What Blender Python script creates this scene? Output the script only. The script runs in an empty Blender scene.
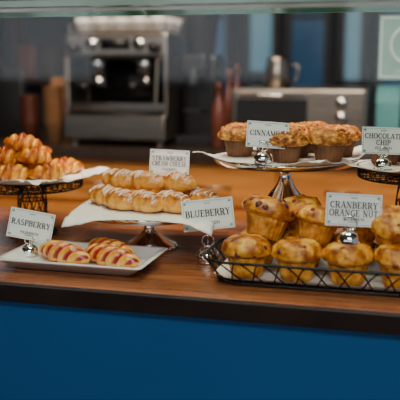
import bpy, bmesh, math, random
from mathutils import Vector, Matrix, noise
pi=math.pi
sc=bpy.context.scene
YAW=math.radians(15)

# ---------------------------------------------------------------- materials
def nodes(name):
    m=bpy.data.materials.new(name); m.use_nodes=True
    return m,m.node_tree,m.node_tree.nodes['Principled BSDF']
def mat(name,col,rough=.5,metal=0,spec=.5,nscale=None,col2=None,bump=0,coat=0,emis=None,es=0,stretch=(1,1,1),sss=0,bscale=None):
    m,nt,b=nodes(name)
    b.inputs['Base Color'].default_value=(*col,1)
    b.inputs['Roughness'].default_value=rough
    b.inputs['Metallic'].default_value=metal
    b.inputs['Specular IOR Level'].default_value=spec
    b.inputs['Coat Weight'].default_value=coat
    b.inputs['Coat Roughness'].default_value=.18
    if sss:
        b.inputs['Subsurface Weight'].default_value=sss
        b.inputs['Subsurface Radius'].default_value=(.01,.006,.003)
        b.inputs['Subsurface Scale'].default_value=1
    if emis:
        b.inputs['Emission Color'].default_value=(*emis,1); b.inputs['Emission Strength'].default_value=es
    tc=nt.nodes.new('ShaderNodeTexCoord'); mp=nt.nodes.new('ShaderNodeMapping')
    mp.inputs['Scale'].default_value=stretch
    nt.links.new(tc.outputs['Object'],mp.inputs['Vector'])
    nz=nt.nodes.new('ShaderNodeTexNoise'); nz.inputs['Scale'].default_value=nscale or 20
    nz.inputs['Detail'].default_value=5
    nt.links.new(mp.outputs['Vector'],nz.inputs['Vector'])
    c2=col2 or tuple(c*.9 for c in col)
    rp=nt.nodes.new('ShaderNodeValToRGB')
    rp.color_ramp.elements[0].position=.35; rp.color_ramp.elements[1].position=.65
    rp.color_ramp.elements[0].color=(*c2,1); rp.color_ramp.elements[1].color=(*col,1)
    nt.links.new(nz.outputs['Fac'],rp.inputs['Fac'])
    nt.links.new(rp.outputs['Color'],b.inputs['Base Color'])
    if bump:
        bp=nt.nodes.new('ShaderNodeBump'); bp.inputs['Strength'].default_value=bump; bp.inputs['Distance'].default_value=.002
        n2=nt.nodes.new('ShaderNodeTexNoise'); n2.inputs['Scale'].default_value=bscale or (nscale or 20)*3; n2.inputs['Detail'].default_value=6
        nt.links.new(mp.outputs['Vector'],n2.inputs['Vector'])
        nt.links.new(n2.outputs['Fac'],bp.inputs['Height']); nt.links.new(bp.outputs['Normal'],b.inputs['Normal'])
    return m
def ramp_mat(name,stops,nscale,rough=.5,bump=.5,coat=0,attr=None,attrcol=None,sss=.04):
    m=mat(name,stops[0][1],rough,nscale=nscale,bump=bump,coat=coat,sss=sss)
    nt=m.node_tree; rp=[n for n in nt.nodes if n.type=='VALTORGB'][0]
    cr=rp.color_ramp
    while len(cr.elements)>1: cr.elements.remove(cr.elements[-1])
    cr.elements[0].position=stops[0][0]; cr.elements[0].color=(*stops[0][1],1)
    for p,c in stops[1:]:
        e=cr.elements.new(p); e.color=(*c,1)
    if attr:
        a=nt.nodes.new('ShaderNodeAttribute'); a.attribute_name=attr
        mx=nt.nodes.new('ShaderNodeMix'); mx.data_type='RGBA'
        nt.links.new(a.outputs['Fac'],mx.inputs['Factor'])
        nt.links.new(rp.outputs['Color'],mx.inputs['A']); mx.inputs['B'].default_value=(*attrcol,1)
        nt.links.new(mx.outputs['Result'],nt.nodes['Principled BSDF'].inputs['Base Color'])
    return m

M={}
M['chrome']=mat('chrome_metal',(.88,.88,.88),.08,1)
M['steel']=mat('brushed_steel',(.40,.35,.30),.32,1,nscale=8,col2=(.24,.21,.18),stretch=(1,1,30))
M['blackwire']=mat('black_wire_iron',(.010,.009,.009),.38,.3)
M['black']=mat('black_plastic',(.010,.010,.011),.35)
M['paper']=mat('deli_paper',(.93,.91,.88),.6,nscale=30,col2=(.84,.82,.79),bump=.15)
M['white']=mat('white_porcelain',(.92,.91,.91),.18,coat=.3)
M['card']=mat('card_stock',(.94,.96,.94),.6,nscale=60,col2=(.90,.93,.91))
M['ink']=mat('black_ink',(.008,.010,.012),.7)
M['green']=mat('green_ink',(.16,.40,.30),.6)
M['mint']=mat('mint_card',(.42,.66,.52),.6,nscale=50,col2=(.38,.62,.48))
M['icing']=mat('white_icing',(.97,.88,.76),.3,nscale=50,bump=.1)
M['dark_cup']=mat('brown_baking_paper',(.22,.09,.035),.6,nscale=40,col2=(.12,.045,.016))
M['gold_cup']=ramp_mat('muffin_side_crumb',[(.35,(.34,.10,.008)),(.52,(.66,.26,.022)),(.7,(.85,.46,.07))],60,.7,.5)
M['muf']=ramp_mat('muffin_crust',[(.34,(.20,.040,.003)),(.44,(.46,.135,.007)),(.54,(.80,.34,.022)),(.68,(.98,.66,.14))],38,.45,.8,.15)
M['cinn']=ramp_mat('cinnamon_crumb',[(.33,(.18,.04,.005)),(.52,(.50,.17,.018)),(.7,(.88,.47,.10))],90,.6,1)
M['berry']=mat('blueberry_skin',(.07,.018,.045),.45,nscale=60,col2=(.14,.022,.025))
M['cran']=mat('cranberry_skin',(.34,.03,.015),.4,nscale=60,col2=(.18,.02,.01))
M['choc']=mat('chocolate_chip',(.035,.014,.006),.35)
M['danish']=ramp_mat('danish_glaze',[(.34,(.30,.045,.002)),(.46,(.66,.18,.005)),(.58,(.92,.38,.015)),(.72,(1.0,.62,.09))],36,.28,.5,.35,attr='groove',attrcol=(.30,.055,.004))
M['straw']=ramp_mat('flaky_pastry',[(.34,(.28,.060,.004)),(.47,(.64,.21,.014)),(.62,(.94,.46,.07))],40,.33,.7,.4)
M['rasp']=ramp_mat('raspberry_pastry',[(.32,(.50,.12,.008)),(.48,(.84,.32,.025)),(.65,(1.0,.56,.12))],36,.32,.5,.4,attr='fill',attrcol=(.32,.004,.010))
M['bluepanel']=mat('blue_laminate',(.003,.092,.270),.38,nscale=2,col2=(.003,.084,.250))
M['edge']=mat('black_counter_edge',(.022,.013,.010),.3,nscale=10,col2=(.012,.008,.007))
M['navy']=mat('navy_wall_paint',(.010,.018,.034),.7,nscale=3)
M['floor']=mat('dark_floor_tile',(.06,.05,.045),.5,nscale=4)
M['ceil']=mat('ceiling_paint',(.20,.19,.18),.8)
M['cab']=mat('orange_wood_cabinet',(.80,.30,.055),.4,nscale=5,col2=(.60,.20,.033),stretch=(1,1,8))
M['topdark']=mat('dark_stone_top',(.045,.03,.024),.3,nscale=30,col2=(.03,.02,.016))
M['brownwall']=mat('brown_shelf_wood',(.06,.031,.018),.5,nscale=6,col2=(.035,.019,.012))
M['red']=mat('red_brown_syrup',(.15,.042,.025),.25,coat=.4)
M['tan']=mat('kraft_paper_bag',(.36,.17,.07),.7,nscale=20,col2=(.27,.13,.05))
M['frame']=mat('window_frame_dark',(.012,.016,.022),.5)
M['gl_blue']=mat('dusk_window_glass',(.02,.06,.10),.2,emis=(.015,.055,.125),es=.5,nscale=4)
M['gl_teal']=mat('bright_window_glass',(.1,.2,.25),.2,emis=(.08,.21,.29),es=.55)
M['gl_white']=mat('daylight_window_glass',(.3,.35,.4),.2,emis=(.65,.78,.9),es=1.1)
M['gl_reflect']=mat('added_reflection_glow',(.3,.35,.4),.2,emis=(.85,.92,1),es=2.2)  # added glow for the unseen panes that the case glass reflects
M['teal']=mat('teal_carton',(.12,.38,.40),.5)
M['wood']=mat('reddish_wood_counter',(.36,.125,.045),.24,nscale=7,col2=(.20,.060,.021),stretch=(1,9,9),bump=.05,coat=.3)
def glassmat(name,tint,refl):
    m=bpy.data.materials.new(name); m.use_nodes=True; nt=m.node_tree; nt.nodes.clear()
    o=nt.nodes.new('ShaderNodeOutputMaterial'); t=nt.nodes.new('ShaderNodeBsdfTransparent'); t.inputs[0].default_value=(*tint,1)
    g=nt.nodes.new('ShaderNodeBsdfGlossy'); g.inputs['Roughness'].default_value=.05
    x=nt.nodes.new('ShaderNodeMixShader'); x.inputs[0].default_value=refl
    nt.links.new(t.outputs[0],x.inputs[1]); nt.links.new(g.outputs[0],x.inputs[2]); nt.links.new(x.outputs[0],o.inputs[0])
    return m
M['glass']=glassmat('clear_pane_glass',(.99,.995,.99),.020)
M['glassg']=glassmat('green_shelf_glass',(.62,.74,.68),.22)
M['glassedge']=mat('green_glass_edge',(.24,.36,.30),.15)

# ---------------------------------------------------------------- helpers
def finish(name,bm,mats,loc=(0,0,0),rot=(0,0,0),parent=None,smooth=True):
    me=bpy.data.meshes.new(name); bmesh.ops.recalc_face_normals(bm,faces=bm.faces)
    bm.to_mesh(me); bm.free()
    for k in mats: me.materials.append(M[k])
    if smooth:
        for p in me.polygons: p.use_smooth=True
    ob=bpy.data.objects.new(name,me); sc.collection.objects.link(ob)
    ob.location=loc; ob.rotation_euler=rot
    if parent: ob.parent=parent
    return ob
def empty(name,loc=(0,0,0),rot=(0,0,0)):
    e=bpy.data.objects.new(name,None); e.empty_display_size=.05; sc.collection.objects.link(e); e.location=loc; e.rotation_euler=rot
    return e
def box(bm,c,s,mi=0,bev=0,rz=0):
    r=bmesh.ops.create_cube(bm,size=1); vs=r['verts']
    bmesh.ops.scale(bm,vec=s,verts=vs)
    if bev:
        es=list({e for v in vs for e in v.link_edges})
        rr=bmesh.ops.bevel(bm,geom=es,offset=bev,segments=2,affect='EDGES',profile=.6)
        vs=list({v for f in rr['faces'] for v in f.verts}|{v for v in vs if v.is_valid})
        seen=set(vs); st=list(vs)
        while st:
            v=st.pop()
            for e in v.link_edges:
                o=e.other_vert(v)
                if o not in seen: seen.add(o); st.append(o)
        vs=list(seen)
    if rz: bmesh.ops.rotate(bm,cent=(0,0,0),matrix=Matrix.Rotation(rz,3,'Z'),verts=vs)
    bmesh.ops.translate(bm,vec=c,verts=vs)
    for f in {f for v in vs for f in v.link_faces}: f.material_index=mi
    return vs
def lathe(bm,prof,seg=48,mi=0,c=(0,0,0),axis='Z',cap=True):
    rings=[]
    for r,z in prof:
        ring=[]
        for i in range(seg):
            a=2*pi*i/seg
            p=(r*math.cos(a),r*math.sin(a),z)
            if axis=='Y': p=(p[0],p[2],p[1])
            if axis=='X': p=(p[2],p[0],p[1])
            ring.append(bm.verts.new((p[0]+c[0],p[1]+c[1],p[2]+c[2])))
        rings.append(ring)
    for a,b in zip(rings,rings[1:]):
        for i in range(seg):
            f=bm.faces.new((a[i],a[(i+1)%seg],b[(i+1)%seg],b[i])); f.material_index=mi
    if cap:
        for ring in (rings[0],rings[-1]):
            f=bm.faces.new(ring); f.material_index=mi
def tube(bm,pts,r,closed=False,mi=0,seg=6):
    pts=[Vector(p) for p in pts]; n=len(pts); rings=[]
    up=Vector((0,0,1)); prevn=None
    for i,p in enumerate(pts):
        if closed: t=pts[(i+1)%n]-pts[i-1]
        else: t=pts[min(i+1,n-1)]-pts[max(i-1,0)]
        t.normalize()
        if prevn is None:
            a=up if abs(t.dot(up))<.9 else Vector((1,0,0))
            nn=(a-t*a.dot(t)).normalized()
        else:
            nn=prevn-t*prevn.dot(t)
            nn=nn.normalized() if nn.length>1e-6 else Vector((1,0,0))
        prevn=nn; bb=t.cross(nn)
        rr=r(i/(n-1)) if callable(r) else r
        rings.append([bm.verts.new(p+nn*rr*math.cos(2*pi*k/seg)+bb*rr*math.sin(2*pi*k/seg)) for k in range(seg)])
    m=n if closed else n-1
    for i in range(m):
        a=rings[i]; b=rings[(i+1)%n]
        for k in range(seg):
            f=bm.faces.new((a[k],a[(k+1)%seg],b[(k+1)%seg],b[k])); f.material_index=mi
    if not closed:
        for q in (rings[0],rings[-1]):
            f=bm.faces.new(q); f.material_index=mi
    return rings
def fbm(p,s,seed=0):
    v=Vector(p)*s+Vector((seed*3.17,seed*1.3,seed*7.7))
    return noise.noise(v)+.5*noise.noise(v*2.1)+.25*noise.noise(v*4.3)

# ---------------------------------------------------------------- room
def simple_box(name,c,s,m,bev=0,parent=None):
    bm=bmesh.new(); box(bm,(0,0,0),s,0,bev); return finish(name,bm,[m],c,parent=parent,smooth=False)
FZ=-.9
simple_box('floor',(-1,1.4,FZ-.05),(6.4,8.0,.1),'floor')
simple_box('ceiling',(-1,1.4,1.95),(6.4,8.0,.1),'ceil')
simple_box('wall_back',(-1,5.05,.5),(6.4,.1,2.8),'navy')
simple_box('wall_left',(-4.15,1.4,.5),(.1,7.2,2.8),'brownwall')
simple_box('wall_front',(-1,-2.25,.5),(6.4,.1,2.8),'brownwall')
simple_box('baseboard_back',(-1,4.985,FZ+.05),(6.2,.03,.1),'frame')
def window(n,xs,z0,z1,glass,Y=4.97,bar=.45):
    e=empty('window_%d'%n,(0,Y,0))
    x0,x1=xs
    bm=bmesh.new(); w=x1-x0; h=z1-z0; t=.04
    box(bm,((x0+x1)/2,0,z0),(w+t,.05,t),0,.004); box(bm,((x0+x1)/2,0,z1),(w+t,.05,t),0,.004)
    box(bm,(x0,0,(z0+z1)/2),(t,.05,h+t),0,.004); box(bm,(x1,0,(z0+z1)/2),(t,.05,h+t),0,.004)
    box(bm,((x0+x1)/2,0,z0+h*bar),(w,.04,.025),0)
    finish('frame',bm,['frame'],parent=e,smooth=False)
    bm=bmesh.new(); box(bm,((x0+x1)/2,-.0,(z0+z1)/2),(w,.008,h),0); finish('pane',bm,[glass],parent=e,smooth=False)
window(1,(-1.42,-1.14),.12,1.3,'gl_blue')
window(2,(-1.02,-.84),.30,1.3,'gl_teal')
window(3,(-.76,-.52),.12,1.3,'gl_blue')
window(4,(-.43,-.30),.25,1.3,'gl_teal')
window(5,(-.2,.3),.12,1.3,'gl_blue')
window(6,(-2.98,-2.76),-.1,1.3,'gl_white')
for i,(a,b) in enumerate([(-3.6,-2.9),(-2.6,-1.9),(-1.5,-.8),(-.4,.3),(.8,1.5)]):
    window(7+i,(a,b),.25,1.5,'gl_reflect',-2.17,.6)  # unseen glowing panes behind the camera, added to reflect as haze in the glass

# ---------------------------------------------------------------- display case
CX0,CX1=-1.25,.55; CYF=1.225; CYB=1.86
case=empty('display_counter',(0,0,0))
cw=CX1-CX0; cm=(CX0+CX1)/2
simple_box('counter_top',(cm,(CYF+CYB)/2,-.0135),(cw,CYB-CYF,.025),'wood',.002,case)
simple_box('counter_edge',(cm,CYF-.006,-.019),(cw,.012,.034),'edge',.003,case)
simple_box('front_panel',(cm,CYF+.02,(-.035+FZ)/2-.0),(cw,.03,-FZ-.035),'bluepanel',0,case)
simple_box('side_panel_left',(CX0+.015,(CYF+CYB)/2+.02,(-.03+FZ)/2),(.03,CYB-CYF-.04,-FZ-.03),'bluepanel',0,case)
simple_box('side_panel_right',(CX1-.015,(CYF+CYB)/2+.02,(-.03+FZ)/2),(.03,CYB-CYF-.04,-FZ-.03),'bluepanel',0,case)
simple_box('back_panel',(cm,CYB-.02,(-.03+FZ)/2),(cw-.06,.02,-FZ-.03),'topdark',0,case)
simple_box('front_glass_panel',(cm,CYF+.004,.237),(cw,.005,.474),'glass',0)
tg=empty('top_glass_shelf',(0,0,0))
simple_box('shelf_pane',(cm,CYF+.14,.480),(cw,.280,.010),'glassg',0,tg)
simple_box('front_edge',(cm,CYF-.0025,.480),(cw,.004,.011),'glassedge',0,tg)
simple_box('back_edge',(cm,CYF+.2825,.480),(cw,.004,.011),'glassedge',0,tg)
simple_box('front_rail',(cm,CYF+.013,.471),(cw,.008,.006),'steel',0,tg)
for x in (CX0+.02,CX1-.02):
    bm=bmesh.new(); lathe(bm,[(.009,0),(.009,.4745)],16)
    finish('shelf_post',bm,['chrome'],(x,CYF+.265,0))

# ---------------------------------------------------------------- stands
def chrome_stand(loc,R,H,name='cake_stand'):
    e=empty(name,loc); bm=bmesh.new()
    if H>.1: foot=[(.001,0),(.062,0),(.064,.003),(.061,.010),(.058,.030),(.052,.065),(.046,.090),(.034,.112),(.020,.130),(.013,.145),(.011,H-.028)]
    else: foot=[(.001,0),(.058,0),(.060,.003),(.056,.007),(.040,.014),(.024,.026),(.014,.035),(.011,H*.6)]
    prof=foot+[(.012,H-.022),(.02,H-.014),(.03,H-.010),(R*.7,H-.009),(R-.006,H-.005),(R,H+.003),(R+.001,H+.006),(R-.004,H+.006),(R-.012,H),(.001,H-.001)]
    lathe(bm,prof,72); finish('stand_body',bm,['chrome'],parent=e)
    return e
def wire_stand(loc,R,H,name='wire_cake_stand'):
    e=empty(name,loc); bm=bmesh.new()
    def ring(r,z,w,n=64): tube(bm,[(r*math.cos(2*pi*i/n),r*math.sin(2*pi*i/n),z) for i in range(n)],w,True)
    ring(R,H,.0022); ring(R*.97,H-.020,.0018); ring(R*.5,H-.021,.0014); ring(R*.75,H-.021,.0012)
    for ph in (0,pi):
        n=280; k=26
        tube(bm,[(R*.985*math.cos(2*pi*i/n),R*.985*math.sin(2*pi*i/n),H-.010+.009*math.sin(k*2*pi*i/n+ph)) for i in range(n)],.0012,True,seg=5)
    for i in range(16):
        a=2*pi*i/16; tube(bm,[(.02*math.cos(a),.02*math.sin(a),H-.021),(R*.97*math.cos(a),R*.97*math.sin(a),H-.021)],.0012)
    for s in (1,-1):
        for i in range(12):
            a0=2*pi*i/12; pts=[]
            for j in range(15):
                t=j/14; z=(H-.021)*(1-t)+.002; r=.024+.006*math.sin(t*pi*2)+.030*t*t; a=a0+s*t*1.1
                pts.append((r*math.cos(a),r*math.sin(a),z))
            tube(bm,pts,.0013,seg=5)
    ring(.0545,.003,.0025); ring(.025,H-.022,.002); ring(.029,(H-.02)*.72,.0014)
    finish('wire_frame',bm,['blackwire'],parent=e)
    bm=bmesh.new(); lathe(bm,[(.001,H-.0025),(R*.965,H-.0025),(R*.97,H-.001),(.001,H-.0005)],48)
    finish('plate',bm,['black'],parent=e)
    return e
def paper(loc,size,R,rot,rise=.01,name='deli_paper_sheet',seed=1,parent=None,amp=1,droop=4):
    bm=bmesh.new(); n=48; g=[]
    for i in range(n+1):
        row=[]
        for j in range(n+1):
            x=(i/n-.5)*size; y=(j/n-.5)*size; r=math.hypot(x,y); o=max(0,r-R)
            z=rise*o*10 - o*o*droop + amp*(.002+o*.22)*fbm((x,y,0),20,seed)*min(1,o*40) 
            row.append(bm.verts.new((x,y,z)))
        g.append(row)
    for i in range(n):
        for j in range(n): bm.faces.new((g[i][j],g[i+1][j],g[i+1][j+1],g[i][j+1]))
    ob=finish(name,bm,['paper'],loc,(0,0,rot),parent)
    so=ob.modifiers.new('thick','SOLIDIFY'); so.thickness=.0006; so.offset=1
    return ob

# ---------------------------------------------------------------- baked goods
def muffin(name,loc,kind,seed,tilt=(0,0),sc_=1.0,rz=None,spread=1.0):
    rnd=random.Random(seed); bm=bmesh.new(); S=96
    h1=.035
    rows=[(.0245,0),(.0255,.002),(.0285,.014),(.0312,.027),(.0335,h1)]
    rings=[]
    pl=.035 if kind in('cinnamon','chocolate') else .022
    for r,z in rows:
        rings.append([ (r*(1+pl*math.cos(24*2*pi*i/S)),2*pi*i/S,z,0) for i in range(S)])
    NT=24; lop=rnd.uniform(-.002,.003)
    for j in range(NT):
        t=j/(NT-1)
        ang=-.95+t*(pi/2+.90)
        r=.0405*spread*max(0,math.cos(ang))**.58 if ang<pi/2-.01 else .001
        z=.0425+(.0235 if ang>0 else .009)*math.sin(ang)
        rings.append([(max(r,.0008),2*pi*i/S,z,1) for i in range(S)])
    vr=[]
    amp=.0024 if kind!='cinnamon' else .0030
    for ring in rings:
        row=[]
        for r,a,z,top in ring:
            p=Vector((r*math.cos(a),r*math.sin(a),z))
            if top:
                d=fbm(p,24,seed)*amp+fbm(p,140 if kind!='cinnamon' else 170,seed)*amp*.6
                nrm=Vector((p.x,p.y,(z-.040)*1.4)).normalized(); p+=nrm*d*min(1,r/.004+.3)
                p.z+=lop*p.x/.04
            row.append(bm.verts.new(p))
        vr.append(row)
    for k,(a,b) in enumerate(zip(vr,vr[1:])):
        for i in range(S):
            f=bm.faces.new((a[i],a[(i+1)%S],b[(i+1)%S],b[i])); f.material_index=0 if k<4 else 1
    bm.faces.new(vr[0]); bm.faces.new(vr[-1]).material_index=1
    nb={'blueberry':11,'cranberry':6,'cinnamon':110,'chocolate':22}[kind]
    for i in range(nb):
        a=rnd.uniform(0,2*pi); q=rnd.uniform(-.3,1.35)
        rr=.0400*spread*math.cos(q)**.58; z=.0425+(.0235 if q>0 else .009)*math.sin(q)
        s={'blueberry':.0070,'cranberry':.0055,'cinnamon':.0038,'chocolate':.0028}[kind]*rnd.uniform(.7,1.1)
        n=Vector((math.cos(a)*math.cos(q),math.sin(a)*math.cos(q),math.sin(q)))
        c=Vector((rr*math.cos(a),rr*math.sin(a),z))
        if kind in('blueberry','cranberry'): c-=n*s*.68
        elif kind=='chocolate': c-=n*.001
        res=bmesh.ops.create_icosphere(bm,subdivisions=2 if kind!='cinnamon' else 1,radius=s)
        for v in res['verts']:
            if kind=='cinnamon': v.co*=rnd.uniform(.7,1.25)
            v.co=v.co+c
        for f in {f for v in res['verts'] for f in v.link_faces}: f.material_index=2
    for v in bm.verts: v.co*=sc_
    mats={'blueberry':['gold_cup','muf','berry'],'cranberry':['gold_cup','muf','cran'],'cinnamon':['dark_cup','cinn','cinn'],'chocolate':['dark_cup','muf','choc']}[kind]
    return finish(name,bm,mats,loc,(tilt[0],tilt[1],rz if rz is not None else rnd.uniform(0,6)))

def loafpt(u,a,L,W,H,k,amp,tw,bend,seed,pe=.42):
    prof=max(0,math.sin(pi*min(max(u,.0),1)))**pe
    rid=1+amp*(abs(math.sin(k*pi*u+tw*a))-.5)
    y=W/2*prof*math.cos(a)*rid; s=math.sin(a)
    z=H*.5*prof*rid*(s if s>0 else s*.75)
    x=(u-.5)*L
    p=Vector((x,y,z)); d=fbm(p,55,seed)*.0022*prof
    p+=Vector((0,math.cos(a),math.sin(a)))*d
    p.y+=bend*((u-.5)**2)*4
    p.z=max(p.z+H*.30, .0005*math.cos(a*3)+.0006)
    return p
def loaf(name,loc,rz,L,W,H,k,amp,tw,bend,seed,m,fill=False,icing=False,tilt=(0,0),parent=None,pe=.42,groove=False):
    bm=bmesh.new(); NU,NA=90,40
    lay=bm.verts.layers.float_color.new('fill') if fill else None
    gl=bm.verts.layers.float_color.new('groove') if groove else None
    rings=[]
    for i in range(NU+1):
        u=.004+.992*i/NU; row=[]
        for j in range(NA):
            a=2*pi*j/NA; v=bm.verts.new(loafpt(u,a,L,W,H,k,amp,tw,bend,seed,pe))
            g=abs(math.sin(k*pi*u+tw*a))
            if fill:
                f=min(1,max(0,(.66-g)*6+fbm(v.co,90,seed)*.7))*(1 if math.sin(a)>-.3 else 0)
                v[lay]=(f,f,f,1)
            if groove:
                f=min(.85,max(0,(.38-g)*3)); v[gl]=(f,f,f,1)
            row.append(v)
        rings.append(row)
    for A,B in zip(rings,rings[1:]):
        for j in range(NA): bm.faces.new((A[j],A[(j+1)%NA],B[(j+1)%NA],B[j]))
    bm.faces.new(rings[0]); bm.faces.new(rings[-1])
    if icing:
        rnd=random.Random(seed); nz=5.5; pts=[]; o1=rnd.uniform(0,6)
        N=int(nz*18)
        for i in range(N+1):
            t=i/N; u=.08+.84*t+.022*math.sin(t*23+o1); ph=math.sin(t*nz*pi*2+.6*math.sin(t*17+o1))
            a=pi/2+ph*(.85+.25*math.sin(t*9+o1))
            p=loafpt(u,a,L,W,H,k,amp,tw,bend,seed,pe); p.z+=.0001; pts.append(p)
        tube(bm,pts,lambda t:.0011+.0006*math.sin(t*61+o1),mi=1,seg=6)
    return finish(name,bm,[m,'icing'],loc,(tilt[0],tilt[1],rz),parent)

# ---------------------------------------------------------------- signs
TK,TN=1.75,.75
def arc(cx,cy,rx,ry,a0,a1,n=10): return [(cx+rx*math.cos(math.radians(a0+(a1-a0)*i/n)),cy+ry*math.sin(math.radians(a0+(a1-a0)*i/n))) for i in range(n+1)]
GL={
'A':(8.4,[([(4.2,10),(7.2,0)],TK),([(4.2,10),(1.2,0)],TN),([(2.3,3.4),(6.1,3.4)],TN)],[(1.2,0),(7.2,0)]),
'B':(7.4,[([(1.8,0),(1.8,10)],TK),([(1.8,9.6)]+arc(3.8,7.5,2.3,2.1,90,-90)+[(1.8,5.4)],'r'),([(1.8,5.4)]+arc(4,2.9,2.6,2.5,90,-90)+[(1.8,.4)],'r')],[]),
'C':(7.8,[(arc(4.4,5,3.3,4.7,48,312,18),'r'),([(6.7,9.6),(6.7,7)],TN)],[]),
'D':(8.2,[([(1.8,0),(1.8,10)],TK),([(1.8,9.6)]+arc(3.6,5,3.5,4.6,90,-90,14)+[(1.8,.4)],'r')],[]),
'E':(7,[([(1.8,0),(1.8,10)],TK),([(1.8,9.6),(6.2,9.6),(6.2,7.6)],TN),([(1.8,5.1),(5,5.1)],TN),([(1.8,.4),(6.4,.4),(6.4,2.6)],TN)],[(1.6,0),(1.6,10)]),
'F':(6.6,[([(1.8,0),(1.8,10)],TK),([(1.8,9.6),(6.2,9.6),(6.2,7.6)],TN),([(1.8,5.1),(5,5.1)],TN)],[(1.8,0)]),
'G':(8.2,[(arc(4.4,5,3.3,4.7,48,330,18),'r'),([(6.9,0.6),(6.9,4)],TK)],[(6.9,4)]),
'H':(8.6,[([(1.8,0),(1.8,10)],TK),([(6.8,0),(6.8,10)],TK),([(1.8,5.1),(6.8,5.1)],TN)],[(1.8,0),(1.8,10),(6.8,0),(6.8,10)]),
'I':(3.8,[([(1.9,0),(1.9,10)],TK)],[(1.9,0),(1.9,10)]),
'K':(8.2,[([(1.8,0),(1.8,10)],TK),([(1.8,4),(6.6,9.8)],TN),([(3.4,5.6),(7,0)],TK)],[(1.8,0),(1.8,10),(6.8,10),(7,0)]),
'L':(6.6,[([(1.8,0),(1.8,10)],TK),([(1.8,.4),(6.2,.4),(6.2,2.8)],TN)],[(1.8,10)]),
'M':(10,[([(1.6,0),(1.6,10)],TN),([(1.6,10),(5,1)],TK),([(5,1),(8.3,10)],TN),([(8.3,0),(8.3,10)],TK)],[(1.6,0),(8.3,0),(1.2,10),(8.6,10)]),
'N':(8.8,[([(1.6,0),(1.6,10)],TN),([(1.6,10),(7.1,0)],TK),([(7.1,0),(7.1,10)],TN)],[(1.6,0),(1.4,10),(7.1,10)]),
'O':(8.6,[(arc(4.3,5,3.4,4.7,0,360,24),'r')],[]),
'P':(7,[([(1.8,0),(1.8,10)],TK),([(1.8,9.6)]+arc(3.8,7.2,2.4,2.4,90,-90)+[(1.8,4.8)],'r')],[(1.8,0)]),
'R':(8,[([(1.8,0),(1.8,10)],TK),([(1.8,9.6)]+arc(3.8,7.4,2.3,2.2,90,-90)+[(1.8,5.2)],'r'),([(4,5.2),(7,0)],TK)],[(1.8,0),(7.1,0)]),
'S':(6.6,[(arc(3.3,7.4,2.3,2.3,40,240,10)+arc(3.3,2.7,2.4,2.4,70,-150,12),1.3)],[]),
'T':(7.4,[([(3.7,0),(3.7,10)],TK),([(.7,7.6),(.7,9.6),(6.7,9.6),(6.7,7.6)],TN)],[(3.7,0)]),
'U':(8.6,[([(1.8,10),(1.8,3.2)]+arc(4.3,3.2,2.5,2.8,180,360,12)+[(6.8,10)],1.25)],[(1.8,10),(6.8,10)]),
'W':(11,[([(1.2,10),(3.6,0)],TK),([(3.6,0),(5.6,9)],TN),([(5.6,9),(7.8,0)],TK),([(7.8,0),(10,10)],TN)],[(1.2,10),(10,10)]),
'Y':(8,[([(1.2,10),(4,5)],TK),([(6.8,10),(4,5)],TN),([(4,5),(4,0)],TK)],[(1.2,10),(6.8,10),(4,0)]),
' ':(4,[],[])}
def seg2(bm,p,q,w0,w1,s,ox,oz):
    d=Vector((q[0]-p[0],q[1]-p[1])); 
    if d.length<1e-6: return
    d.normalize(); n=Vector((-d.y,d.x)); e=d*min(w0,w1)*.25
    vs=[bm.verts.new(((c[0])*s+ox,0,(c[1])*s+oz)) for c in ((p[0]-e.x+n.x*w0/2,p[1]-e.y+n.y*w0/2),(p[0]-e.x-n.x*w0/2,p[1]-e.y-n.y*w0/2),(q[0]+e.x-n.x*w1/2,q[1]+e.y-n.y*w1/2),(q[0]+e.x+n.x*w1/2,q[1]+e.y+n.y*w1/2))]
    bm.faces.new(vs)
def serif_text(body,h,maxw,loc,parent,matk):
    tot=sum(GL[c][0]+.5 for c in body); s=h/10; sx=min(s,maxw/tot)
    bm=bmesh.new(); x=-tot/2
    for c in body:
        wd,st,sf=GL[c]
        for pts,th in st:
            for p,q in zip(pts,pts[1:]):
                if th=='r':
                    ang=abs(q[1]-p[1])/max(1e-6,math.hypot(q[0]-p[0],q[1]-p[1])); t=TN+(TK-TN)*ang
                else: t=th
                seg2(bm,(p[0]+x,p[1]-5),(q[0]+x,q[1]-5),t,t,1,0,0)
        if c in 'BDPR': sf=list(sf)+[(1.5,10),(1.5,0)]
        for fx,fy in sf:
            yy=fy-5+(.3 if fy==0 else -.3); seg2(bm,(fx-1.5+x,yy),(fx+1.5+x,yy),.6,.6,1,0,0)
        x+=wd+.5
    for v in bm.verts: v.co=Vector((v.co.x*sx,0,v.co.z*s))
    me=bpy.data.meshes.new('lettering'); bm.to_mesh(me); bm.free(); me.materials.append(M[matk])
    ob=bpy.data.objects.new('lettering',me); sc.collection.objects.link(ob); ob.parent=parent; ob.location=loc
    return ob
def textmesh(body,size,maxw,loc,parent,matk,bold=.0):
    cu=bpy.data.curves.new('txt','FONT'); cu.body=body; cu.size=size; cu.align_x='CENTER'; cu.align_y='CENTER'; cu.offset=bold
    cu.space_line=.9
    o=bpy.data.objects.new('txt',cu); sc.collection.objects.link(o); bpy.context.view_layer.update()
    w=o.dimensions.x; s=min(1,maxw/w) if w>0 else 1
    me=bpy.data.meshes.new_from_object(o.evaluated_get(bpy.context.evaluated_depsgraph_get()))
    bpy.data.objects.remove(o)
    me.materials.clear(); me.materials.append(M[matk])
    ob=bpy.data.objects.new('lettering',me); sc.collection.objects.link(ob)
    ob.parent=parent; ob.location=loc; ob.rotation_euler=(pi/2,0,0); ob.scale=(s,1,1)
    return ob
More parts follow.
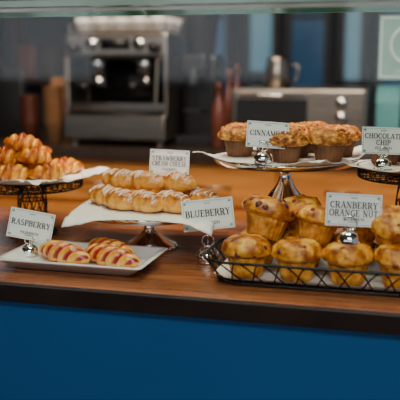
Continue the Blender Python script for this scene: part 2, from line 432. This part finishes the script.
def sign(loc,lines,sub,cz,w=.095,h=.056,roll=0,yaw=0,R=.021,dx=0,ts=.0125,rr=.0115,name='pastry_name_sign'):
    e=empty(name,loc,(0,0,YAW+yaw))
    bm=bmesh.new()
    prof=[(.001,0),(R*.93,0),(R*.95,.002)]+[(R*math.cos(t),R*.40+R*.92*math.sin(t)) for t in [-.42+i/12*(1.95) for i in range(13)]]
    prof[-1]=(.0015,prof[-1][1])
    lathe(bm,prof,40)
    zt=R*1.30; zc=zt+rr
    tube(bm,[(0,0,zt-.003),(0,0,zt+.003)],.0030,seg=12)
    pts=[]
    for i in range(73):
        t=i/72; a=-pi/2+t*5*pi; pts.append((rr*math.cos(a),-.004+.007*t,zc+rr*math.sin(a)))
    tube(bm,[(0,0,zt)]+pts,.0012,seg=8)
    tube(bm,[(0,.002,zc-rr),(0,.0035,zc),(dx*.5,.0035,cz-.01),(dx,.0035,cz)],.0010,seg=8)
    finish('chrome_holder',bm,['chrome'],parent=e)
    c=empty('card',(dx,0,cz),(math.radians(-9),roll,0)); c.parent=e
    bm=bmesh.new(); box(bm,(0,.0005,0),(w,.001,h),0); finish('card_face',bm,['card'],parent=c,smooth=False)
    bm=bmesh.new(); iw,ih,t=w*.94,h*.90,.0006
    for z in (ih/2,-ih/2): box(bm,(0,-.0003,z),(iw,.0004,t),0)
    for x in (iw/2,-iw/2): box(bm,(x,-.0003,0),(t,.0004,ih),0)
    for x in (-.004,0,.004): 
        r=bmesh.ops.create_icosphere(bm,subdivisions=1,radius=.0022); 
        for v in r['verts']: v.co=Vector((v.co.x*.9+x,-.0003+v.co.y*.05,v.co.z*.6+h*.37))
    for sx in (-1,1):
        for sz in (-1,1):
            r=bmesh.ops.create_icosphere(bm,subdivisions=1,radius=.003)
            for v in r['verts']: v.co=Vector((v.co.x+sx*iw*.46,-.0003+v.co.y*.05,v.co.z*.8+sz*ih*.43))
    finish('card_border',bm,['green'],parent=c,smooth=False)
    n=len(lines)
    for i,l in enumerate(lines):
        z=(.003 if n==1 else .0085)-i*ts*.98
        serif_text(l,ts*.78,w*.88,(0,-.0009,z),c,'ink')
    textmesh(sub,ts*.5,w*.5,(0,-.0009,-h*.27-.0005),c,'ink',.0001)
    textmesh('fresh daily',ts*.3,w*.5,(0,-.0009,-h*.36),c,'ink')
    return e

# ======================================================= danish stand
DS=(-.820,1.595,0)
wire_stand(DS,.115,.128)
paper((DS[0],DS[1],.1285),.270,.112,math.radians(-15),.05,seed=4)
for i,(x,y,z,r,tl) in enumerate([(-.070,-.040,0,.9,(0,0)),(-.012,-.066,0,.35,(0,0)),(.062,-.040,0,.75,(0,0)),(-.030,.010,0,1.2,(0,0)),(.030,.020,0,.2,(0,0)),(-.05,.070,0,.5,(0,0)),(.050,.070,0,.3,(0,0)),(-.050,-.025,.032,.4,(.1,.1)),(.022,-.022,.032,.8,(-.1,.1)),(-.012,.035,.034,.1,(.1,-.1)),(-.015,-.008,.060,.5,(.05,.1))]):
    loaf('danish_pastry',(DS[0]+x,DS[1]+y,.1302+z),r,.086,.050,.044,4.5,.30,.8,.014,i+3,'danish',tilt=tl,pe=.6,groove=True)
# ======================================================= strawberry stand
SS=(-.522,1.540,0)
chrome_stand(SS,.145,.079)
paper((SS[0],SS[1],.0865),.294,.146,math.radians(8),-.01,seed=9,droop=4,amp=.8)
zz=.0885
for i,(x,y,z,r) in enumerate([(-.092,-.010,0,-.75),(-.048,-.048,0,-.8),(.008,-.058,0,-.85),(.064,-.050,0,-.8),(-.05,.065,0,-.3),(.035,.050,0,-.4),(.108,.000,0,-.75)]):
    loaf('strawberry_cream_cheese_pastry',(SS[0]+x,SS[1]+y,zz+z),r+YAW,.105,.054,.050,4,.12,.5,.004,i+21,'straw',icing=True)
for i,(x,y,r) in enumerate([(-.066,.008,-.65),(-.008,-.006,-.75),(.056,-.002,-.65)]):
    loaf('strawberry_cream_cheese_pastry',(SS[0]+x,SS[1]+y,zz+.035),r+YAW,.105,.052,.046,4,.12,.5,.004,i+41,'straw',icing=True,tilt=(.05,-.03))
sign((-.494,1.592,.0875),['STRAWBERRY','CREAM CHEESE'],'$3.25/EACH',.086,.084,.053,roll=math.radians(3),ts=.0118)
# ======================================================= cinnamon stand
CS=(-.248,1.611,0)
chrome_stand(CS,.149,.184)
paper((CS[0],CS[1],.1915),.280,.150,math.radians(-18),.05,seed=14)
k=0
for x,y,s in [(-.094,-.020,1.0),(.014,-.092,.98),(.094,-.058,1.0),(-.045,.055,1.0),(.020,-.003,1.02),(.108,.030,1.0),(.040,.090,1.),(-.11,.070,.93),(-.04,.128,.88)]:
    muffin('cinnamon_muffin',(CS[0]+x,CS[1]+y,.1925),'cinnamon',50+k,(0,0),s*.95,spread=1.14); k+=1
sign((-.272,1.482,.1925),['CINNAMON'],'$2.75/EACH',.055,.080,.050,roll=math.radians(4),ts=.0125,R=.018,rr=.0090,dx=.008)
# ======================================================= chocolate chip stand
KS=(.010,1.558,0)
wire_stand(KS,.108,.186)
paper((KS[0],KS[1],.1865),.225,.108,math.radians(50),.03,seed=23)
for i,(x,y) in enumerate([(.02,-.055),(-.058,.02),(.07,.02),(-.01,.06)]):
    muffin('chocolate_chip_muffin',(KS[0]+x,KS[1]+y,.188),'chocolate',70+i,(0,0),.93)
sign((-.048,1.492,.188),['CHOCOLATE','CHIP'],'$2.75/EACH',.053,.080,.050,roll=math.radians(2),ts=.0120,R=.018,rr=.0090)
# ======================================================= rectangular plate
RP=(-.596,1.363,0.0005)
def rrect(x0,x1,y0,y1,r,n=8,z=0):
    pts=[]
    for cx,cy,a0 in ((x1-r,y1-r,0),(x0+r,y1-r,pi/2),(x0+r,y0+r,pi),(x1-r,y0+r,1.5*pi)):
        for i in range(n+1):
            a=a0+pi/2*i/n; pts.append((cx+r*math.cos(a),cy+r*math.sin(a),z))
    return pts
bm=bmesh.new(); rings=[]
hw,hd=.145,.086
for ins,z,r in [(.035,0,.01),(.030,.0,.01),(.004,.019,.010),(0,.021,.012),(.001,.023,.012),(.010,.022,.008),(.028,.007,.008),(.04,.006,.006)]:
    rings.append([bm.verts.new(p) for p in rrect(-hw+ins,hw-ins,-hd+ins,hd-ins,r,6,z)])
for a,b in zip(rings,rings[1:]):
    n=len(a)
    for i in range(n): bm.faces.new((a[i],a[(i+1)%n],b[(i+1)%n],b[i]))
bm.faces.new(rings[0]); bm.faces.new(rings[-1])
finish('rectangular_white_platter',bm,['white'],RP)
for i,(x,y,r,L) in enumerate([(-.040,-.012,-.50,.145),(.058,-.014,-.48,.145),(.035,.040,-.45,.12)]):
    loaf('raspberry_pastry',(RP[0]+x,RP[1]+y,.0085),r,L,.048,.044,5.5,.20,.9,.006,i+81,'rasp',fill=True)
sign((-.716,1.374,.0078),['RASPBERRY'],'$3.25/EACH',.061,.088,.058,roll=math.radians(11),R=.0175,dx=.004,ts=.0140,rr=.009)
# ======================================================= wire basket
bk=empty('wire_basket',(0,0,0))
bx0,bx1,by0,by1=-.325,.115,1.300,1.482
bm=bmesh.new()
bot=rrect(bx0,bx1,by0,by1,.045,8,.004); rim=rrect(bx0-.024,bx1+.024,by0-.018,by1+.010,.055,8,.044)
tube(bm,bot,.0022,True); tube(bm,rim,.0026,True)
def resample(pts,n):
    pts=[Vector(p) for p in pts]; pts.append(pts[0]); L=[0]
    for a,b in zip(pts,pts[1:]): L.append(L[-1]+(b-a).length)
    out=[]; j=0
    for i in range(n):
        s=L[-1]*i/n
        while L[j+1]<s: j+=1
        f=(s-L[j])/max(1e-9,L[j+1]-L[j]); out.append(pts[j].lerp(pts[j+1],f))
    return out
NB=480; B=resample(bot,NB); Rr=resample(rim,NB)
for ph in (0,pi):
    tube(bm,[B[i].lerp(Rr[i],.5+.5*math.sin(16*2*pi*i/NB+ph)) for i in range(NB)],.0015,True,seg=5)
for i in range(22):
    x=bx0+.012+(bx1-bx0-.024)*i/21; tube(bm,[(x,by0+.004,.004),(x,by1-.004,.004)],.0014,seg=5)
for s in (by0+.05,by1-.05): tube(bm,[(bx0,s,.003),(bx1,s,.003)],.0016,seg=5)
finish('wire_frame',bm,['blackwire'],parent=bk)
bm=bmesh.new(); rg=[]
for ins,z in [(.06,.0065),(.012,.0065),(.004,.010),(-.004,.018)]:
    pp=rrect(bx0+ins,bx1-ins,by0+ins,by1-ins,.03,10,z)
    rg.append([bm.verts.new((p[0],p[1],p[2]+(.007*fbm(p,30,3) if z>.015 else 0))) for p in pp])
for a,b in zip(rg,rg[1:]):
    n=len(a)
    for i in range(n): bm.faces.new((a[i],a[(i+1)%n],b[(i+1)%n],b[i]))
bm.faces.new(rg[0])
finish('paper_liner',bm,['paper'],parent=bk)
k=0
for x,y,z,kind,t,s in [(-.274,1.348,0,'blueberry',(0,0),1.08),(-.184,1.346,0,'blueberry',(0,0),1.07),(-.095,1.346,0,'cranberry',(0,0),1.07),(-.006,1.346,0,'cranberry',(0,0),1.07),(.080,1.348,0,'cranberry',(0,0),1.03),
                     (-.270,1.438,0,'blueberry',(0,0),1),(-.182,1.438,0,'blueberry',(0,0),1),(-.096,1.438,0,'cranberry',(0,0),1),(-.010,1.438,0,'cranberry',(0,0),1),(.074,1.438,0,'cranberry',(0,0),1),
                     (-.254,1.400,.056,'blueberry',(.22,-.1),1.18),(-.162,1.396,.054,'cranberry',(.25,.12),1.05),(-.080,1.440,.058,'cranberry',(-.1,-.1),1.05),(-.020,1.388,.058,'cranberry',(.3,.15),1.05),(.065,1.41,.058,'cranberry',(.1,-.1),1.05),(-.190,1.470,.060,'blueberry',(.05,.2),1.0)]:
    muffin(kind+('_muffin' if kind=='blueberry' else '_orange_nut_muffin'),(x,y,.0075+z),kind,100+k,t,s,spread=1.04); k+=1
sign((-.372,1.448,.0),['BLUEBERRY'],'$2.75/EACH',.094,.100,.060,roll=math.radians(-6),R=.0235,ts=.0165)
sign((-.094,1.345,.073),['CRANBERRY','ORANGE NUT'],'$2.75/EACH',.062,.096,.056,roll=math.radians(3),R=.0215,dx=.006,ts=.0140)
# ======================================================= framed card on glass
e=empty('framed_notice_card',(-.006,1.2245,.406))
bm=bmesh.new(); box(bm,(0,0,0),(.092,.002,.094),0); finish('card_face',bm,['mint'],parent=e,smooth=False)
bm=bmesh.new()
for z in (.043,-.043): box(bm,(0,-.0015,z),(.086,.0012,.0022))
for x in (.042,-.042): box(bm,(x,-.0015,0),(.0022,.0012,.086))
lathe(bm,[(.026,-.0016),(.027,-.0022),(.029,-.0022),(.030,-.0016)],40,c=(0,0,.004),axis='Y',cap=False)
finish('card_border',bm,['card'],parent=e,smooth=False)
textmesh('GF',.022,.04,(0,-.0015,.004),e,'card',.0003)
textmesh('options available',.006,.07,(0,-.0015,-.034),e,'card')

# ======================================================= back counter
bc=empty('back_counter',(0,0,0))
X0,X1=-2.9,1.0; Yf=2.86
simple_box('stone_top',((X0+X1)/2,Yf+.30,.03),(X1-X0,.64,.04),'topdark',.004,bc)
simple_box('carcass',((X0+X1)/2,Yf+.31,(.01+FZ+.08)/2),(X1-X0-.04,.56,.91-.08),'cab',0,bc)
simple_box('toe_kick',((X0+X1)/2,Yf+.36,FZ+.04),(X1-X0-.06,.46,.08),'black',0,bc)
bm=bmesh.new(); n=8; w=(X1-X0-.06)/n
for i in range(n):
    xc=X0+.03+w*(i+.5)
    box(bm,(xc,Yf+.02,-.085),(w-.012,.022,.15),0,.004); box(bm,(xc,Yf+.02,-.49),(w-.012,.022,.62),0,.004)
finish('doors',bm,['cab'],parent=bc,smooth=False)
bm=bmesh.new()
for i in range(n):
    xc=X0+.03+w*(i+.5)
    tube(bm,[(xc-.06,Yf+.01,-.085),(xc-.06,Yf-.02,-.085),(xc+.06,Yf-.02,-.085),(xc+.06,Yf+.01,-.085)],.005,seg=8)
finish('handles',bm,['steel'],parent=bc)
CT=.0505
em=empty('espresso_machine',(-1.135,3.12,CT))
bm=bmesh.new()
box(bm,(0,0,.075),(.43,.42,.10),0,.01)
box(bm,(0,.12,.25),(.42,.18,.26),0,.01)
box(bm,(0,.02,.395),(.43,.38,.10),0,.015)
box(bm,(-.208,.0,.23),(.014,.36,.24),0,.005); box(bm,(.208,.0,.23),(.014,.36,.24),0,.005)
for z in (.455,.475): tube(bm,[(-.20,-.15,z),(.20,-.15,z),(.20,.19,z),(-.20,.19,z)],.004,True,seg=8)
for x in (-.20,.20):
    for y in (-.15,.19): tube(bm,[(x,y,.44),(x,y,.477)],.004,seg=8)
    tube(bm,[(x*.93,-.17,.37),(x*.93,-.21,.33),(x*.9,-.22,.16)],.006,seg=8)
for x in (-.18,.18):
    for y in (-.17,.17): lathe(bm,[(.018,0),(.018,.03)],16,c=(x,y,0))
finish('body',bm,['steel'],parent=em,smooth=False)
bm=bmesh.new()
for x in (-.1,.1):
    lathe(bm,[(.036,.27),(.036,.33),(.03,.35)],24,c=(x,-.10,0)); lathe(bm,[(.032,.235),(.036,.245),(.036,.27)],24,c=(x,-.10,0))
    lathe(bm,[(.026,-.175),(.026,-.17)],24,c=(x,0,.40),axis='Y')
finish('group_heads',bm,['chrome'],parent=em)
bm=bmesh.new()
for x in (-.1,.1): tube(bm,[(x,-.13,.255),(x,-.27,.235)],.014,seg=10)
box(bm,(0,-.13,.129),(.38,.15,.008),0); box(bm,(0,-.172,.40),(.12,.006,.04),0)
box(bm,(0,.025,.25),(.38,.02,.18),0)
for x in (-.21,.21): lathe(bm,[(.02,-.21),(.02,-.165)],16,c=(x*.8,0,.385),axis='Y')
finish('black_parts',bm,['black'],parent=em)
bm=bmesh.new()
def cup(bm,c,r,h,mi=0): lathe(bm,[(r*.6,0),(r*.72,.003),(r*.95,h*.6),(r,h),(r*.93,h),(r*.8,h*.3),(.001,h*.15)],24,mi,c)
for x in (-.16,-.08,0,.08,.16):
    for y in (-.1,0,.1): cup(bm,(x,y,.446),.036,.06)
for x in (-.12,.05,.13): cup(bm,(x,-.03,.507),.036,.06)
finish('cups',bm,['white'],parent=em)
cg=empty('coffee_grinder',(-.838,3.14,CT)); bm=bmesh.new()
box(bm,(0,0,.02),(.15,.26,.04),0,.008); box(bm,(0,.05,.19),(.14,.15,.34),0,.02); box(bm,(0,-.05,.32),(.10,.14,.08),0,.015)
lathe(bm,[(.055,.36),(.06,.40),(.072,.50),(.074,.58),(.06,.60)],32); tube(bm,[(0,-.11,.30),(0,-.12,.24)],.02,seg=12)
tube(bm,[(-.05,-.10,.14),(-.03,-.13,.14),(.03,-.13,.14),(.05,-.10,.14)],.006,seg=8)
finish('body',bm,['black'],parent=cg,smooth=False)
wb=empty('stainless_toaster_oven',(-.425,3.20,CT)); bm=bmesh.new()
box(bm,(0,0,.125),(.52,.36,.21),0,.012)
for x in (-.23,.23):
    for y in (-.14,.14): lathe(bm,[(.018,0),(.018,.022)],16,c=(x,y,0))
finish('body',bm,['steel'],parent=wb,smooth=False)
bm=bmesh.new(); box(bm,(-.10,-.182,.125),(.28,.006,.13),0,.002); finish('door_glass',bm,['black'],parent=wb,smooth=False)
bm=bmesh.new(); tube(bm,[(-.22,-.18,.205),(-.22,-.21,.205),(.03,-.21,.205),(.03,-.18,.205)],.007,seg=8)
for z in (.07,.125,.18): lathe(bm,[(.022,-.20),(.024,-.18)],24,c=(.17,0,z),axis='Y')
finish('knobs',bm,['chrome'],parent=wb)
bm=bmesh.new(); lathe(bm,[(.05,0),(.055,.004),(.05,.07),(.04,.10),(.042,.12),(.038,.12),(.036,.1),(.001,.02)],32); tube(bm,[(.05,0,.09),(.085,0,.085),(.08,0,.03),(.052,0,.02)],.006,seg=8)
finish('milk_pitcher',bm,['steel'],(-.53,3.18,CT+.2305))
def bottle(name,loc,m,h=.24,r=.028):
    bm=bmesh.new(); lathe(bm,[(r*.9,0),(r,.004),(r,h*.55),(r*.85,h*.65),(r*.38,h*.78),(r*.36,h*.92),(r*.45,h*.93),(r*.45,h)],24); lathe(bm,[(r*.3,h),(r*.15,h+.03),(r*.15,h+.05)],12,1)
    return finish(name,bm,[m,'black'],loc)
bottle('syrup_bottle',(-.722,3.30,CT),'red',.32); bottle('syrup_bottle',(-.724,3.16,CT),'red',.30); bottle('syrup_bottle',(-.726,2.99,CT),'red',.25)
def carton(name,loc,m,w=.09,h=.22):
    bm=bmesh.new(); box(bm,(0,0,h*.4),(w,w,h*.8),0,.003)
    a=[bm.verts.new(p) for p in ((-w/2,-w/2,h*.8),(w/2,-w/2,h*.8),(w/2,w/2,h*.8),(-w/2,w/2,h*.8))]; b=[bm.verts.new((-w/2,0,h)),bm.verts.new((w/2,0,h))]
    bm.faces.new((a[0],a[1],b[1],b[0])); bm.faces.new((a[2],a[3],b[0],b[1])); bm.faces.new((a[1],a[2],b[1])); bm.faces.new((a[3],a[0],b[0]))
    box(bm,(0,0,h+.008),(w,.004,.02),0); return finish(name,bm,[m],loc,smooth=False)
carton('milk_carton',(-.09,3.2,CT),'teal',.09,.22); carton('milk_carton',(.03,3.22,CT),'white',.09,.27)
bm=bmesh.new()
for i in range(8): lathe(bm,[(.03,i*.02),(.042,i*.02+.09),(.044,i*.02+.092)],24)
finish('paper_cup_stack',bm,['tan'],(-1.43,3.0,CT))
bm=bmesh.new()
for i in range(6): lathe(bm,[(.03,i*.02),(.042,i*.02+.09),(.044,i*.02+.092)],24)
finish('paper_cup_stack',bm,['red'],(-1.55,3.02,CT))
def bag(loc,m,w=.12,h=.2):
    bm=bmesh.new(); vs=box(bm,(0,0,h/2),(w,.07,h),0,.01)
    for v in vs:
        t=max(0,(v.co.z-h*.6)/(h*.4)); v.co.y*=1-.85*t
    return finish('coffee_bag',bm,[m],loc)
bag((-1.73,3.20,CT),'black',.13,.3); bag((-1.54,3.35,CT),'tan',.13,.26); bag((-1.90,3.3,CT),'brownwall',.14,.34)
sh=empty('wall_shelf',(-2.1,4.9,0)); bm=bmesh.new()
for z in (.25,.75): box(bm,(0,0,z),(1.1,.2,.03),0,.003)
for x in (-.5,.5): box(bm,(x,.04,.5),(.03,.1,.55),0)
finish('boards',bm,['brownwall'],parent=sh,smooth=False)
for i in range(6): bag((-2.5+i*.16,4.87,.2655),'brownwall' if i%2 else 'red',.11,.22)

# ---------------------------------------------------------------- lights
def area(name,loc,rot,sx,sy,e,col):
    l=bpy.data.lights.new(name,'AREA'); l.shape='RECTANGLE'; l.size=sx; l.size_y=sy; l.energy=e; l.color=col
    o=bpy.data.objects.new(name,l); sc.collection.objects.link(o); o.location=loc; o.rotation_euler=rot
area('ceiling_light_case',(-.35,1.20,1.85),(math.radians(-4),0,0),.9,.30,60,(1,.85,.68))
area('front_fill',(.2,-.7,1.85),(math.radians(42),0,0),1.4,.7,56,(1,.95,.90))  # added fill from behind the camera, no fixture modelled
area('cabinet_fill',(-.9,2.15,1.85),(math.radians(18),0,0),1.8,.3,32,(1,.76,.52))  # added fill, set forward and tilted to brighten the cabinet fronts
w=bpy.data.worlds.new('world'); sc.world=w; w.use_nodes=True
w.node_tree.nodes['Background'].inputs[0].default_value=(.85,.9,1,1); w.node_tree.nodes['Background'].inputs[1].default_value=.28

# ---------------------------------------------------------------- camera
cd=bpy.data.cameras.new('camera'); cam=bpy.data.objects.new('camera',cd); sc.collection.objects.link(cam)
cam.location=(0,0,.388); cam.rotation_euler=(math.radians(90-10.08),0,YAW)
cd.sensor_width=36; cd.lens=36*787/400
cd.dof.use_dof=True; cd.dof.focus_distance=1.50; cd.dof.aperture_fstop=3.0
sc.camera=cam
